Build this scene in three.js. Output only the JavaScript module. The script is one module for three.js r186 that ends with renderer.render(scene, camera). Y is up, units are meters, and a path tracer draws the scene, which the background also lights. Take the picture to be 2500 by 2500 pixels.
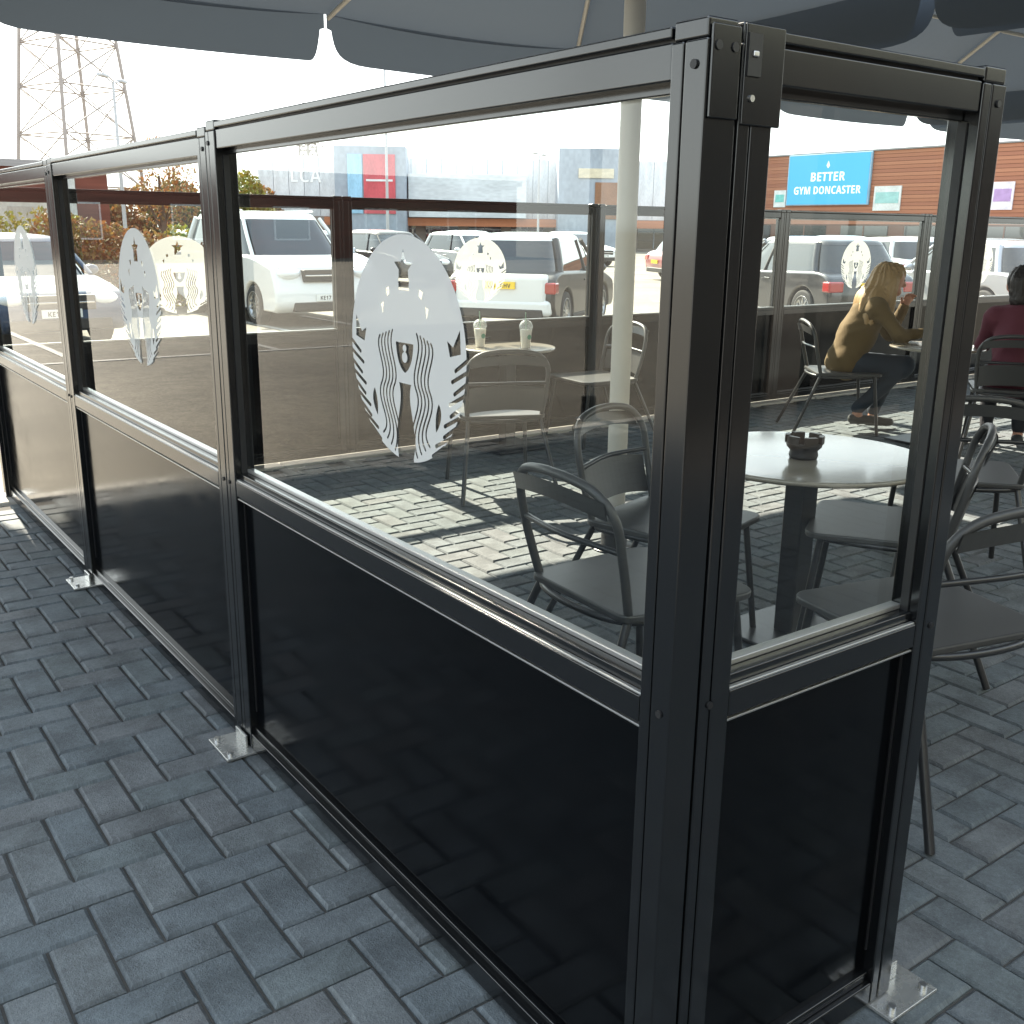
import * as THREE from 'three';
import { RoundedBoxGeometry } from 'three/addons/geometries/RoundedBoxGeometry.js';
import { MarchingCubes } from 'three/addons/objects/MarchingCubes.js';
import { mergeGeometries, mergeVertices } from 'three/addons/utils/BufferGeometryUtils.js';

// ---------- camera, sky, sun, exposure ----------
const scene = new THREE.Scene();
const camera = new THREE.PerspectiveCamera(53.108, 1, 0.05, 900);
camera.rotation.order = 'YXZ';
camera.position.set(-1.0196, 1.55, 0.9937);
camera.rotation.set(-0.27016, -0.62822, 0.01214);
scene.add(camera);

const sunDir = new THREE.Vector3(0.05, 0.85, -1).normalize();
{
  const w = 512, h = 256, d = new Float32Array(w * h * 4);
  for (let j = 0; j < h; j++) for (let i = 0; i < w; i++) {
    const v = (j + 0.5) / h, u = (i + 0.5) / w;
    const el = (v - 0.5) * Math.PI, az = (u - 0.5) * 2 * Math.PI;
    const dir = [Math.cos(el) * Math.cos(az), Math.sin(el), Math.cos(el) * Math.sin(az)];
    const c = Math.max(-1, Math.min(1, dir[0] * sunDir.x + dir[1] * sunDir.y + dir[2] * sunDir.z));
    const a = Math.acos(c);
    const e = Math.max(0, Math.sin(el));
    const hz = Math.pow(1 - e, 3);
    const glow = 0.55 * Math.exp(-a * a / 0.25) + 0.3 * Math.exp(-a / 0.7);
    const r = 0.30 + 0.36 * hz + glow, g = 0.37 + 0.33 * hz + glow, b = 0.47 + 0.19 * hz + glow * 0.88;
    const k = (j * w + i) * 4, m = el < -0.02 ? 0.35 : 1;
    d[k] = r * m; d[k + 1] = g * m; d[k + 2] = b * m; d[k + 3] = 1;
  }
  const t = new THREE.DataTexture(d, w, h, THREE.RGBAFormat, THREE.FloatType);
  t.mapping = THREE.EquirectangularReflectionMapping;
  t.magFilter = t.minFilter = THREE.LinearFilter; t.needsUpdate = true;
  scene.background = t; scene.environment = t;
}
const sun = new THREE.DirectionalLight(new THREE.Color(1, 0.9, 0.74), 4.9);
sun.position.copy(sunDir).multiplyScalar(60); sun.target.position.set(2, 0, -6);
sun.position.add(sun.target.position);
sun.castShadow = true; sun.shadow.mapSize.set(4096, 4096);
Object.assign(sun.shadow.camera, { left: -40, right: 40, top: 40, bottom: -40, near: 1, far: 160 });
scene.add(sun, sun.target);

const renderer = new THREE.WebGLRenderer({ antialias: true });
renderer.toneMapping = THREE.LinearToneMapping;
renderer.toneMappingExposure = 4.5;
renderer.shadowMap.enabled = true;

// ---------- helpers ----------
let seed = 1234567;
const rnd = () => { seed = (seed * 1664525 + 1013904223) >>> 0; return seed / 4294967296; };
const rr = (a, b) => a + (b - a) * rnd();
const C = (r, g, b) => new THREE.Color().setRGB(r, g, b);
const V = (x, y, z) => new THREE.Vector3(x, y, z);
const used = {};
const numbered = n => { const k = used[n] = (used[n] ?? -1) + 1; return k ? `${n}_${String(k).padStart(3, '0')}` : n; };
function mesh(name, geo, mat, parent) {
  const m = new THREE.Mesh(geo, mat); m.name = name; m.castShadow = m.receiveShadow = true;
  if (parent) parent.add(m); return m;
}
function thing(name, label, category, pos = [0, 0, 0], turn = 0, group) {
  const o = new THREE.Group(); o.name = numbered(name); o.position.set(...pos); o.rotation.y = turn;
  o.userData = { label, category }; if (group) o.userData.group = group;
  scene.add(o); return o;
}
function struct(o) { o.userData.kind = 'structure'; scene.add(o); return o; }
function dup(src, pos, turn, label) {
  const c = src.clone(); c.name = numbered(src.name.replace(/_\d+$/, '')); c.position.set(...pos); c.rotation.set(0, turn, 0);
  c.userData = { ...src.userData, label }; scene.add(c); return c;
}
const box = (x0, x1, y0, y1, z0, z1, r = 0) => {
  const g = r ? new RoundedBoxGeometry(x1 - x0, y1 - y0, z1 - z0, 2, r) : new THREE.BoxGeometry(x1 - x0, y1 - y0, z1 - z0);
  return g.translate((x0 + x1) / 2, (y0 + y1) / 2, (z0 + z1) / 2);
};
const norm = g => { const n = g.index ? g.toNonIndexed() : g; for (const k of Object.keys(n.attributes)) if (!['position', 'normal', 'uv'].includes(k)) n.deleteAttribute(k); return n; };
const join = a => mergeGeometries(a.map(norm));
const tube = (pts, r, seg = 24, rad = 10) => {
  const c = new THREE.CatmullRomCurve3(pts.map(p => V(...p)), false, 'centripetal');
  return capped(c, seg, r, rad);
};
function capped(curve, seg, r, rad) {
  const g = new THREE.TubeGeometry(curve, seg, r, rad, false), parts = [g];
  for (const t of [0, 1]) {
    const p = curve.getPointAt(t), d = curve.getTangentAt(t).multiplyScalar(t ? 1 : -1);
    const cg = new THREE.CircleGeometry(r, rad); cg.applyQuaternion(new THREE.Quaternion().setFromUnitVectors(V(0, 0, 1), d)); cg.translate(p.x, p.y, p.z); parts.push(cg);
  }
  return join(parts);
}
const rod = (a, b, r, rad = 8) => capped(new THREE.LineCurve3(V(...a), V(...b)), 1, r, rad);
const lathe = (pts, n = 32) => new THREE.LatheGeometry(pts.map(p => new THREE.Vector2(...p)), n);
// value noise
const perm = new Float32Array(65536).map(() => rnd());
const vh = (x, y, p) => perm[((((x % p) + p) % p) * 251 + (((y % p) + p) % p) * 7919) & 65535];
function vn(x, y, p) {
  const i = Math.floor(x), j = Math.floor(y); let u = x - i, v = y - j; u = u * u * (3 - 2 * u); v = v * v * (3 - 2 * v);
  return (vh(i, j, p) * (1 - u) + vh(i + 1, j, p) * u) * (1 - v) + (vh(i, j + 1, p) * (1 - u) + vh(i + 1, j + 1, p) * u) * v;
}
function noiseTex(n, layers, f, srgb = true) {   // layers: [[cells, weight]...]; f(value, grain) -> [r,g,b] 0..1
  const d = new Uint8Array(n * n * 4);
  for (let j = 0; j < n; j++) for (let i = 0; i < n; i++) {
    let v = 0; for (const [c, w] of layers) v += w * vn(i / n * c, j / n * c, c);
    const g = perm[(i * 8191 + j * 131 + ((i * j) & 1023)) & 65535];
    const o = f(v, g); const k = (j * n + i) * 4;
    for (let q = 0; q < 3; q++) d[k + q] = Math.max(0, Math.min(255, o[q] * 255)); d[k + 3] = 255;
  }
  const t = new THREE.DataTexture(d, n, n); t.wrapS = t.wrapT = THREE.RepeatWrapping; t.magFilter = THREE.LinearFilter; t.minFilter = THREE.LinearMipmapLinearFilter; t.generateMipmaps = true;
  if (srgb) t.colorSpace = THREE.SRGBColorSpace; t.needsUpdate = true; return t;
}
const gray = v => [v, v, v];
function canvasTex(w, h, draw, srgb = true) {
  const c = document.createElement('canvas'); c.width = w; c.height = h; draw(c.getContext('2d'), w, h);
  const t = new THREE.CanvasTexture(c); if (srgb) t.colorSpace = THREE.SRGBColorSpace; t.magFilter = THREE.LinearFilter; return t;
}
const std = o => new THREE.MeshStandardMaterial(o), phy = o => new THREE.MeshPhysicalMaterial(o);

// ---------- materials ----------
const smudge = noiseTex(256, [[6, 0.5], [24, 0.3], [80, 0.2]], v => gray(0.55 + 0.7 * (v - 0.5)), false);
const M = {
  frame: phy({ color: C(0.005, 0.0055, 0.0062), roughness: 0.17, ior: 1.66 }),
  frameDark: std({ color: C(0.012, 0.012, 0.013), roughness: 0.5 }),
  blackPanel: phy({ color: C(0.0015, 0.0018, 0.0024), roughness: 0.24, roughnessMap: smudge, specularIntensity: 0.4 }),
  glass: phy({ color: C(0.93, 0.96, 0.94), roughness: 0, transmission: 1, thickness: 0, ior: 1.5 }),
  bead: std({ color: C(0.42, 0.42, 0.41), roughness: 0.28, metalness: 0.75 }),
  galv: std({ color: C(0.5, 0.5, 0.48), roughness: 0.45, metalness: 0.7, roughnessMap: smudge }),
  screw: std({ color: C(0.6, 0.6, 0.6), roughness: 0.3, metalness: 1 }),
  chair: phy({ color: C(0.022, 0.0225, 0.024), roughness: 0.34, clearcoat: 0.3, clearcoatRoughness: 0.35 }),
  seat: std({ color: C(0.055, 0.055, 0.054), roughness: 0.4 }),
  tableTop: phy({ color: C(0.28, 0.25, 0.2), roughness: 0.26, clearcoat: 0.65, clearcoatRoughness: 0.09 }),
  canopy: phy({ color: C(0.075, 0.093, 0.115), roughness: 1, transmission: 0.16, thickness: 0, side: THREE.DoubleSide }),
  pole: std({ color: C(0.55, 0.52, 0.46), roughness: 0.45 }),
  rubber: std({ color: C(0.02, 0.02, 0.02), roughness: 0.8 }),
};

// ---------- ground ----------
const asphaltTex = noiseTex(1024, [[5, 0.3], [19, 0.2], [90, 0.2], [400, 0.3]], (v, g) => { const a = 0.42 + 0.22 * (v - 0.5) + 0.09 * (g - 0.5); return [a * 1.05, a, a * 0.9]; });
asphaltTex.repeat.set(90, 90);
const grit = noiseTex(512, [[64, 0.4], [200, 0.6]], (v, g) => gray(0.6 * v + 0.4 * g), false);
{
  const b = grit.clone(); b.repeat.set(500, 500); b.needsUpdate = true;
  const g = new THREE.PlaneGeometry(900, 900).rotateX(-Math.PI / 2).translate(0, -0.09, -100);
  const road = mesh('road', g, std({ map: asphaltTex, roughness: 0.9, bumpMap: b, bumpScale: 0.004 }));
  struct(road);
}
// painted lines of the car park bays
{
  const paint = std({ color: C(0.62, 0.6, 0.55), roughness: 0.7, map: noiseTex(256, [[12, 0.5], [60, 0.5]], v => gray(0.75 + 0.5 * (v - 0.5))) });
  const lines = new THREE.Group(); lines.name = 'bay_markings'; struct(lines);
  const strip = (x0, z0, x1, z1, w = 0.1) => {
    const l = Math.hypot(x1 - x0, z1 - z0), g = new THREE.BoxGeometry(l, 0.008, w);
    g.rotateY(-Math.atan2(z1 - z0, x1 - x0)); g.translate((x0 + x1) / 2, -0.086, (z0 + z1) / 2); mesh('line', g, paint, lines);
  };
  for (let i = -3; i < 12; i++) { const x = 0.65 + i * 2.6; strip(x, -12.3, x, -17.2); }
  strip(-8, -12.25, 34, -12.25, 0.11);
  for (let i = 0; i < 10; i++) { const x = 5 + i * 2.7; strip(x, -24, x, -29); strip(x, -29, x, -34); }
  strip(5, -29, 32, -29);
}

// brick paving in a 90 degree herringbone
const paving = new THREE.Group(); paving.name = 'paving'; struct(paving);
{
  const U = 0.1135, gap = 0.0065, th = 0.06, ch = 0.0075;
  function brickGeo(ox, oy) {
    const L = 2 * U - gap, W = U - gap, a = L / 2, b = W / 2, c = ch;
    const ring = (x, z, y) => [[-x, y, -z], [x, y, -z], [x, y, z], [-x, y, z]];
    const r0 = ring(a, b, -th), r1 = ring(a, b, -c), r2 = ring(a - c, b - c, 0), P = [], UVs = [];
    const quad = (p, q, r, s) => { for (const v of [p, q, r, p, r, s]) { P.push(...v); UVs.push((v[0] + ox) / 0.55, (v[2] + oy + v[1]) / 0.55); } };
    quad(r2[3], r2[2], r2[1], r2[0]);
    for (let i = 0; i < 4; i++) { const j = (i + 1) % 4; quad(r1[j], r1[i], r2[i], r2[j]); quad(r0[j], r0[i], r1[i], r1[j]); }
    const g = new THREE.BufferGeometry(); g.setAttribute('position', new THREE.Float32BufferAttribute(P, 3)); g.setAttribute('uv', new THREE.Float32BufferAttribute(UVs, 2)); g.computeVertexNormals(); return g;
  }
  const geos = []; for (let i = 0; i < 8; i++) geos.push(brickGeo(rnd(), rnd()));
  const bTex = noiseTex(512, [[4, 0.35], [14, 0.25], [60, 0.2], [180, 0.2]], (v, g) => { const a = 0.55 + 0.34 * (v - 0.5) + 0.1 * (g - 0.5) + (g > 0.985 ? 0.14 : 0); return [a, a * 1.0, a * 1.0]; });
  const bBump = noiseTex(512, [[60, 0.3], [200, 0.7]], (v, g) => gray(0.6 * v + 0.4 * g), false);
  const tones = [[0.41, 0.43, 0.455], [0.385, 0.41, 0.44], [0.43, 0.44, 0.455], [0.4, 0.43, 0.445], [0.37, 0.40, 0.43], [0.43, 0.425, 0.44]];
  const mats = tones.map(t => std({ color: C(...t.map((v, i) => v * [0.9, 0.98, 1.0][i])), map: bTex, bumpMap: bBump, bumpScale: 0.0022, roughness: 0.82 }));
  const bricks = [];
  const x0 = -0.6, z0 = -1.50, cam = camera; cam.updateMatrixWorld(true); cam.aspect = 1; cam.updateProjectionMatrix();
  for (let r = -34; r < 46; r++) for (let i = -56; i < 130; i++) {
    const H = (((i + r) % 4) + 4) % 4 === 0, Vv = (((i + r - 2) % 4) + 4) % 4 === 0;
    if (!H && !Vv) continue;
    const cx = x0 + U * (i + (H ? 1 : 0.5)), cz = z0 + U * (r + (H ? 0.5 : 1));
    if (cz < -5.22 || cz > 3.2 || cx < -6.5 || cx > 13.5) continue;
    const p = V(cx, 0, cz), q = p.clone().project(cam), d = p.distanceTo(cam.position);
    const inView = Math.abs(q.x) < 1.06 && Math.abs(q.y) < 1.06 && q.z < 1;
    const open = cx < -0.02 || cx > 0.72 && cz > -1.2 || cz > 0.02;
    bricks.push({ cx, cz, H, d: inView && open ? d : 100 + d, tilt: [rr(-0.006, 0.006), rr(-0.004, 0.004), rr(-0.006, 0.006)], y: rr(-0.0018, 0.0012) });
  }
  bricks.sort((a, b) => a.d - b.d);
  const near = bricks.slice(0, 300), far = bricks.slice(300);
  for (const b of near) {
    const m = mesh('brick', geos[Math.floor(rnd() * 8)], mats[Math.floor(rnd() * 6)], paving);
    m.position.set(b.cx, b.y, b.cz); m.rotation.set(b.tilt[0], (b.H ? 0 : Math.PI / 2) + b.tilt[1], b.tilt[2]);
  }
  const im = new THREE.InstancedMesh(geos[0], std({ color: C(1, 1, 1), map: bTex, bumpMap: bBump, bumpScale: 0.0022, roughness: 0.82 }), far.length);
  im.name = 'more_bricks'; im.userData.kind = 'stuff'; im.castShadow = im.receiveShadow = true;
  const e = new THREE.Object3D();
  far.forEach((b, i) => {
    e.position.set(b.cx, b.y, b.cz); e.rotation.set(b.tilt[0], (b.H ? 0 : Math.PI / 2) + b.tilt[1] + (rnd() < 0.5 ? Math.PI : 0), b.tilt[2]); e.updateMatrix(); im.setMatrixAt(i, e.matrix);
    const t = tones[Math.floor(rnd() * 6)]; im.setColorAt(i, C(...t.map((v, i) => v * [0.9, 0.98, 1.0][i])));
  });
  paving.add(im);
  const bed = mesh('sand_bed', box(-6.6, 13.6, -0.2, -0.011, -5.25, 3.3), std({ color: C(0.06, 0.058, 0.055), roughness: 1 }), paving);
  // kerb stones along the road
  const km = [0.5, 0.44, 0.54].map(v => std({ color: C(v, v * 0.96, v * 0.88), roughness: 0.85, bumpMap: bBump, bumpScale: 0.002 }));
  const kg = box(-0.4535, 0.4535, -0.22, 0.012, -0.06, 0.06, 0.012);
  for (let i = 0; i < 22; i++) mesh('kerb_stone', kg, km[i % 3], paving).position.set(-6.1 + i * 0.913, 0, -5.32);
}
// plain ground behind the viewer
struct(mesh('forecourt', box(-30, 40, -0.3, -0.03, 3.35, 30), std({ color: C(0.16, 0.155, 0.15), roughness: 0.9 })));

// the cafe front behind the viewer: it keeps the sky off the near faces
{
  const t = thing('cafe_building', 'cafe front behind the viewer, seen only as dark reflections', 'building', [2, -0.03, 3.6]);
  const wall = std({ color: C(0.05, 0.045, 0.042), roughness: 0.85 }), fr = std({ color: C(0.02, 0.02, 0.02), roughness: 0.5 });
  mesh('wall', box(-7, 13, 0, 5.2, 0.2, 8), wall, t);
  mesh('fascia', box(-7.2, 13.2, 2.9, 4.2, 0, 0.19), std({ color: C(0.38, 0.41, 0.36), roughness: 0.6 }), t);
  for (let i = 0; i < 6; i++) { const x = -6.4 + i * 3.2; const w = mesh('window', box(x, x + 2.6, 0.3, 2.8, 0.12, 0.198), phy({ color: C(0.02, 0.02, 0.02), roughness: 0.05 }), t); mesh('window_frame', join([box(x - 0.06, x, 0.24, 2.86, 0.1, 0.197), box(x + 2.6, x + 2.66, 0.24, 2.86, 0.1, 0.197), box(x + 1.27, x + 1.33, 0.3, 2.8, 0.09, 0.119)]), fr, w); }
}

// ---------- glazed barriers ----------
// the printed emblem: white disc with cut-outs
const emblem = canvasTex(768, 768, (c, w) => {
  const s = w / 768; c.fillStyle = '#000'; c.fillRect(0, 0, w, w); c.scale(s, s); c.translate(384, 384);
  c.fillStyle = '#fff'; c.strokeStyle = '#000';
  c.beginPath(); c.arc(0, 0, 376, 0, 7); c.fill();
  const K = (f, lw) => { c.lineWidth = lw; c.lineCap = 'round'; c.beginPath(); f(); c.stroke(); };
  const F = f => { c.fillStyle = '#000'; c.beginPath(); f(); c.fill(); };
  // star above the crown
  F(() => { for (let i = 0; i < 10; i++) { const a = -Math.PI / 2 + i * Math.PI / 5, r = i % 2 ? 27 : 62; c[i ? 'lineTo' : 'moveTo'](Math.cos(a) * r, -268 + Math.sin(a) * r); } c.closePath(); });
  F(() => { c.moveTo(-30, -262); c.lineTo(30, -262); c.lineTo(34, -198); c.lineTo(-34, -198); });
  for (const k of [-1, 1]) {
    F(() => { c.moveTo(k * 100, -206); c.lineTo(k * 122, -198); c.lineTo(k * 112, -172); c.lineTo(k * 96, -184); });
    F(() => { c.moveTo(k * 136, -154); c.lineTo(k * 156, -146); c.lineTo(k * 144, -112); });
    // hair strands
    for (let q = 0; q < 5; q++) {
      const x = 70 + q * 22;
      K(() => { c.moveTo(k * (x + 10), -62 + q * 6); c.bezierCurveTo(k * (x + 52), 6, k * (x - 40), 62, k * (x + 2), 122); c.bezierCurveTo(k * (x + 56), 190, k * (x - 76), 250, k * (x - 22 + q * 5), 368 - q * 17); }, 8.5);
    }
    // side fins
    for (let q = 0; q < 9; q++) { const y = -4 + q * 37, r = Math.sqrt(Math.max(0, 376 * 376 - y * y)); K(() => { c.moveTo(k * (r + 8), y - 4); c.lineTo(k * (r - 62 - (q % 2) * 18), y + 36); }, 13); }
    F(() => { c.moveTo(k * 214, 150); c.bezierCurveTo(k * 240, 176, k * 228, 216, k * 196, 246); c.bezierCurveTo(k * 190, 210, k * 196, 176, k * 214, 150); });
    F(() => { c.moveTo(k * 340, -96); c.lineTo(k * 300, -40); c.lineTo(k * 266, -56); c.lineTo(k * 282, -8); c.lineTo(k * 344, -22); });
  }
  // centre
  F(() => { c.moveTo(-58, -26); c.lineTo(58, -26); c.bezierCurveTo(54, 30, 32, 62, 0, 74); c.bezierCurveTo(-32, 62, -54, 30, -58, -26); });
  c.fillStyle = '#fff'; c.beginPath(); c.arc(0, 22, 18, 0, 7); c.fill(); c.beginPath(); c.arc(0, -8, 12, 0, 7); c.fill();
  F(() => { c.moveTo(-40, 110); c.bezierCurveTo(-4, 190, -96, 262, -44, 380); c.lineTo(44, 380); c.bezierCurveTo(96, 262, 4, 190, 40, 110); });
}, false);
M.vinyl = phy({ color: C(0.62, 0.62, 0.61), roughness: 0.9, alphaMap: emblem, transparent: true, transmission: 0.35, thickness: 0, side: THREE.DoubleSide });

// local frame: x along the barrier, outer face at z = 0, inner face at z = T
const T = 0.06;
function barrier(label, pos, turn, L, H, emblemY, group, opt = {}) {
  const t = thing('glass_barrier', label, 'barrier', pos, turn, group), e = 0.0015, S = 0.066;
  const fr = M.frame, r = 0.003;
  for (const s of [0, 1]) {
    const x0 = s ? L - S - e : e, x1 = s ? L - e : S + e;
    const p = mesh('post', join([box(x0, x0 + 0.041, 0.012, H - 0.02, 0, T, r), box(x0 + 0.0435, x1, 0.012, H - 0.02, 0.0005, T - 0.0005, r), box(x0 + 0.03, x1 - 0.01, 0.02, H - 0.03, 0.006, T - 0.006)]), fr, t);
    mesh('groove_strip', box(s ? x0 - 0.004 : x1 - 0.001, s ? x0 + 0.001 : x1 + 0.004, 0.13, H - 0.08, T * 0.35, T * 0.62), M.frameDark, p);
    mesh('post_cap', box(x0 + 0.002, x1 - 0.002, H - 0.02, H + 0.006, 0.002, T - 0.002, 0.004), fr, t);
    for (const y of [H - 0.05, 0.84]) mesh('screw', new THREE.CylinderGeometry(0.006, 0.006, 0.004, 12).rotateX(Math.PI / 2).translate((x0 + x1) / 2 + (s ? 0.012 : -0.012), y, -0.001), M.frameDark, p);
  }
  const a = S + e * 2, b = L - S - e * 2;
  mesh('top_rail', box(a, b, H - 0.066, H - 0.018, 0.004, T - 0.004, r), fr, t);
  mesh('top_cap_rail', box(a, b, H - 0.014, H + 0.001, 0.001, T - 0.001, r), fr, t);
  mesh('rail_core', box(a, b, H - 0.02, H - 0.012, 0.012, T - 0.012), M.frameDark, t);
  mesh('glazing_bead', box(a, b, H - 0.078, H - 0.064, 0.03, 0.042, 0.002), fr, t);
  // middle rail with two ledges, then a fine shadow gap
  mesh('middle_rail', box(a, b, 0.806, 0.852, 0.001, T, r), fr, t);
  mesh('sill_ledge', box(a, b, 0.850, 0.872, 0.014, T, r), fr, t);
  mesh('glazing_bead', box(a, b, 0.872, 0.882, 0.037, T - 0.002, 0.002), M.bead, t);
  mesh('sill_trim', box(a, b, 0.848, 0.8555, 0.004, 0.0135, 0.002), M.bead, t);
  mesh('drip_edge', box(a, b, 0.7965, 0.8005, 0.004, 0.02, 0.001), M.bead, t);
  mesh('base_rail', box(a, b, 0.012, 0.062, 0.001, T, r), fr, t);
  mesh('base_ledge', box(a, b, 0.062, 0.082, 0.012, T, r), fr, t);
  mesh('lower_panel', box(a, b, 0.08, 0.808, 0.024, 0.034), M.blackPanel, t);
  const gl = mesh('glass_pane', new THREE.PlaneGeometry(b - a, H - 0.07 - 0.882).translate((a + b) / 2, (H - 0.07 + 0.882) / 2, 0.045), M.glass, t);
  if (emblemY) {
    const em = mesh('emblem', new THREE.CircleGeometry(0.236, 48), M.vinyl, t);
    em.position.set(opt.emblemX ?? L / 2 - 0.04, emblemY, 0.042); em.rotation.y = opt.flip ? 0 : Math.PI;
    em.userData.label = 'white printed round emblem with star and wavy stripes';
  }
  return t;
}
const gA = 'glass barriers along the side of the terrace', gC = 'glass barriers along the road side of the terrace';
const HA = 1.806, LA = 1.8125;
const A = [];
['large black framed glass barrier nearest the viewer, with the biggest white emblem',
  'second glass barrier from the corner, between the two silver foot plates',
  'third glass barrier from the corner, cut by the left picture edge'].forEach((l, i) =>
  A.push(barrier(l, [0, 0, -i * LA], Math.PI / 2, LA, HA - [0, 0.012, 0.016][i], 1.305, gA, { emblemX: 0.85 })));
barrier('narrow end barrier at the corner facing the viewer, without emblem', [0.7, 0, 0], Math.PI, 0.7 - T - 0.003, 1.806, 0, 'end barriers');
// corner fittings belong to the nearest barrier
{
  const a = A[0];
  // local x -> world -z, local z -> world x
  const bk = mesh('corner_bracket', box(-0.004, 0.001, 1.69, 1.803, 0.004, 0.056, 0.002), M.frame, a);
  for (const z of [0.014, 0.044]) mesh('bolt_hole', new THREE.CylinderGeometry(0.006, 0.006, 0.003, 14).rotateZ(Math.PI / 2).translate(-0.0045, 1.777, z), M.frameDark, bk);
}
{
  const b = scene.children.find(o => o.userData.label?.startsWith('narrow end'));
  // local x from the right end (0) to the corner (0.637); outer face z = 0 looks towards +z world
  const X = x => 0.7 - x;
  const bk = mesh('corner_bracket', box(X(0.14), X(0.064), 1.685, 1.809, -0.005, 0, 0.002), M.frame, b);
  mesh('slot', box(X(0.092), X(0.066), 1.745, 1.797, -0.008, -0.004), M.frameDark, bk);
  mesh('latch', box(X(0.084), X(0.074), 1.768, 1.776, -0.011, -0.007, 0.002), M.screw, bk);
  mesh('screw', new THREE.CylinderGeometry(0.0045, 0.0045, 0.004, 12).rotateX(Math.PI / 2).translate(X(0.079), 1.718, -0.006), M.screw, bk);
}
const cx0 = -0.02, LC = 2.22;
['first road side glass barrier from the left, behind the blue car emblem', 'road side glass barrier behind the two iced drinks', 'road side glass barrier hidden mostly by the corner posts', 'road side glass barrier behind the blonde woman', 'road side glass barrier at the right picture edge'].forEach((l, i) =>
  barrier(l, [cx0 + i * LC, 0, -5.44], 0, LC, 1.735, 1.25, gC, { emblemX: LC / 2, flip: false }));

// foot plates
['silver steel foot plate under the nearest joint of the side barriers', 'silver steel foot plate under the second joint of the side barriers', 'silver steel foot plate at the far corner joint of the side barriers', 'steel foot plate under the open end of the narrow barrier'].forEach((l, i) => {
  const p = i < 3 ? [0, 0, -LA * (i + 1)] : [0.7, 0, -0.03];
  const t = thing('foot_plate', l, 'foot plate', p, i < 3 ? 0 : Math.PI / 2, 'steel foot plates');
  mesh('plate', box(-0.085, 0.085, 0.002, 0.01, -0.07, 0.09, 0.002), M.galv, t);
  for (const [x, z] of [[-0.066, -0.045], [-0.066, 0.065]]) {
    const b = mesh('bolt', new THREE.CylinderGeometry(0.009, 0.009, 0.012, 6).translate(x, 0.016, z), M.screw, t);
  }
  mesh('upright_tab', box(-0.012, -0.004, 0.01, 0.05, -0.03, 0.05, 0.002), M.galv, t);
});

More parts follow.
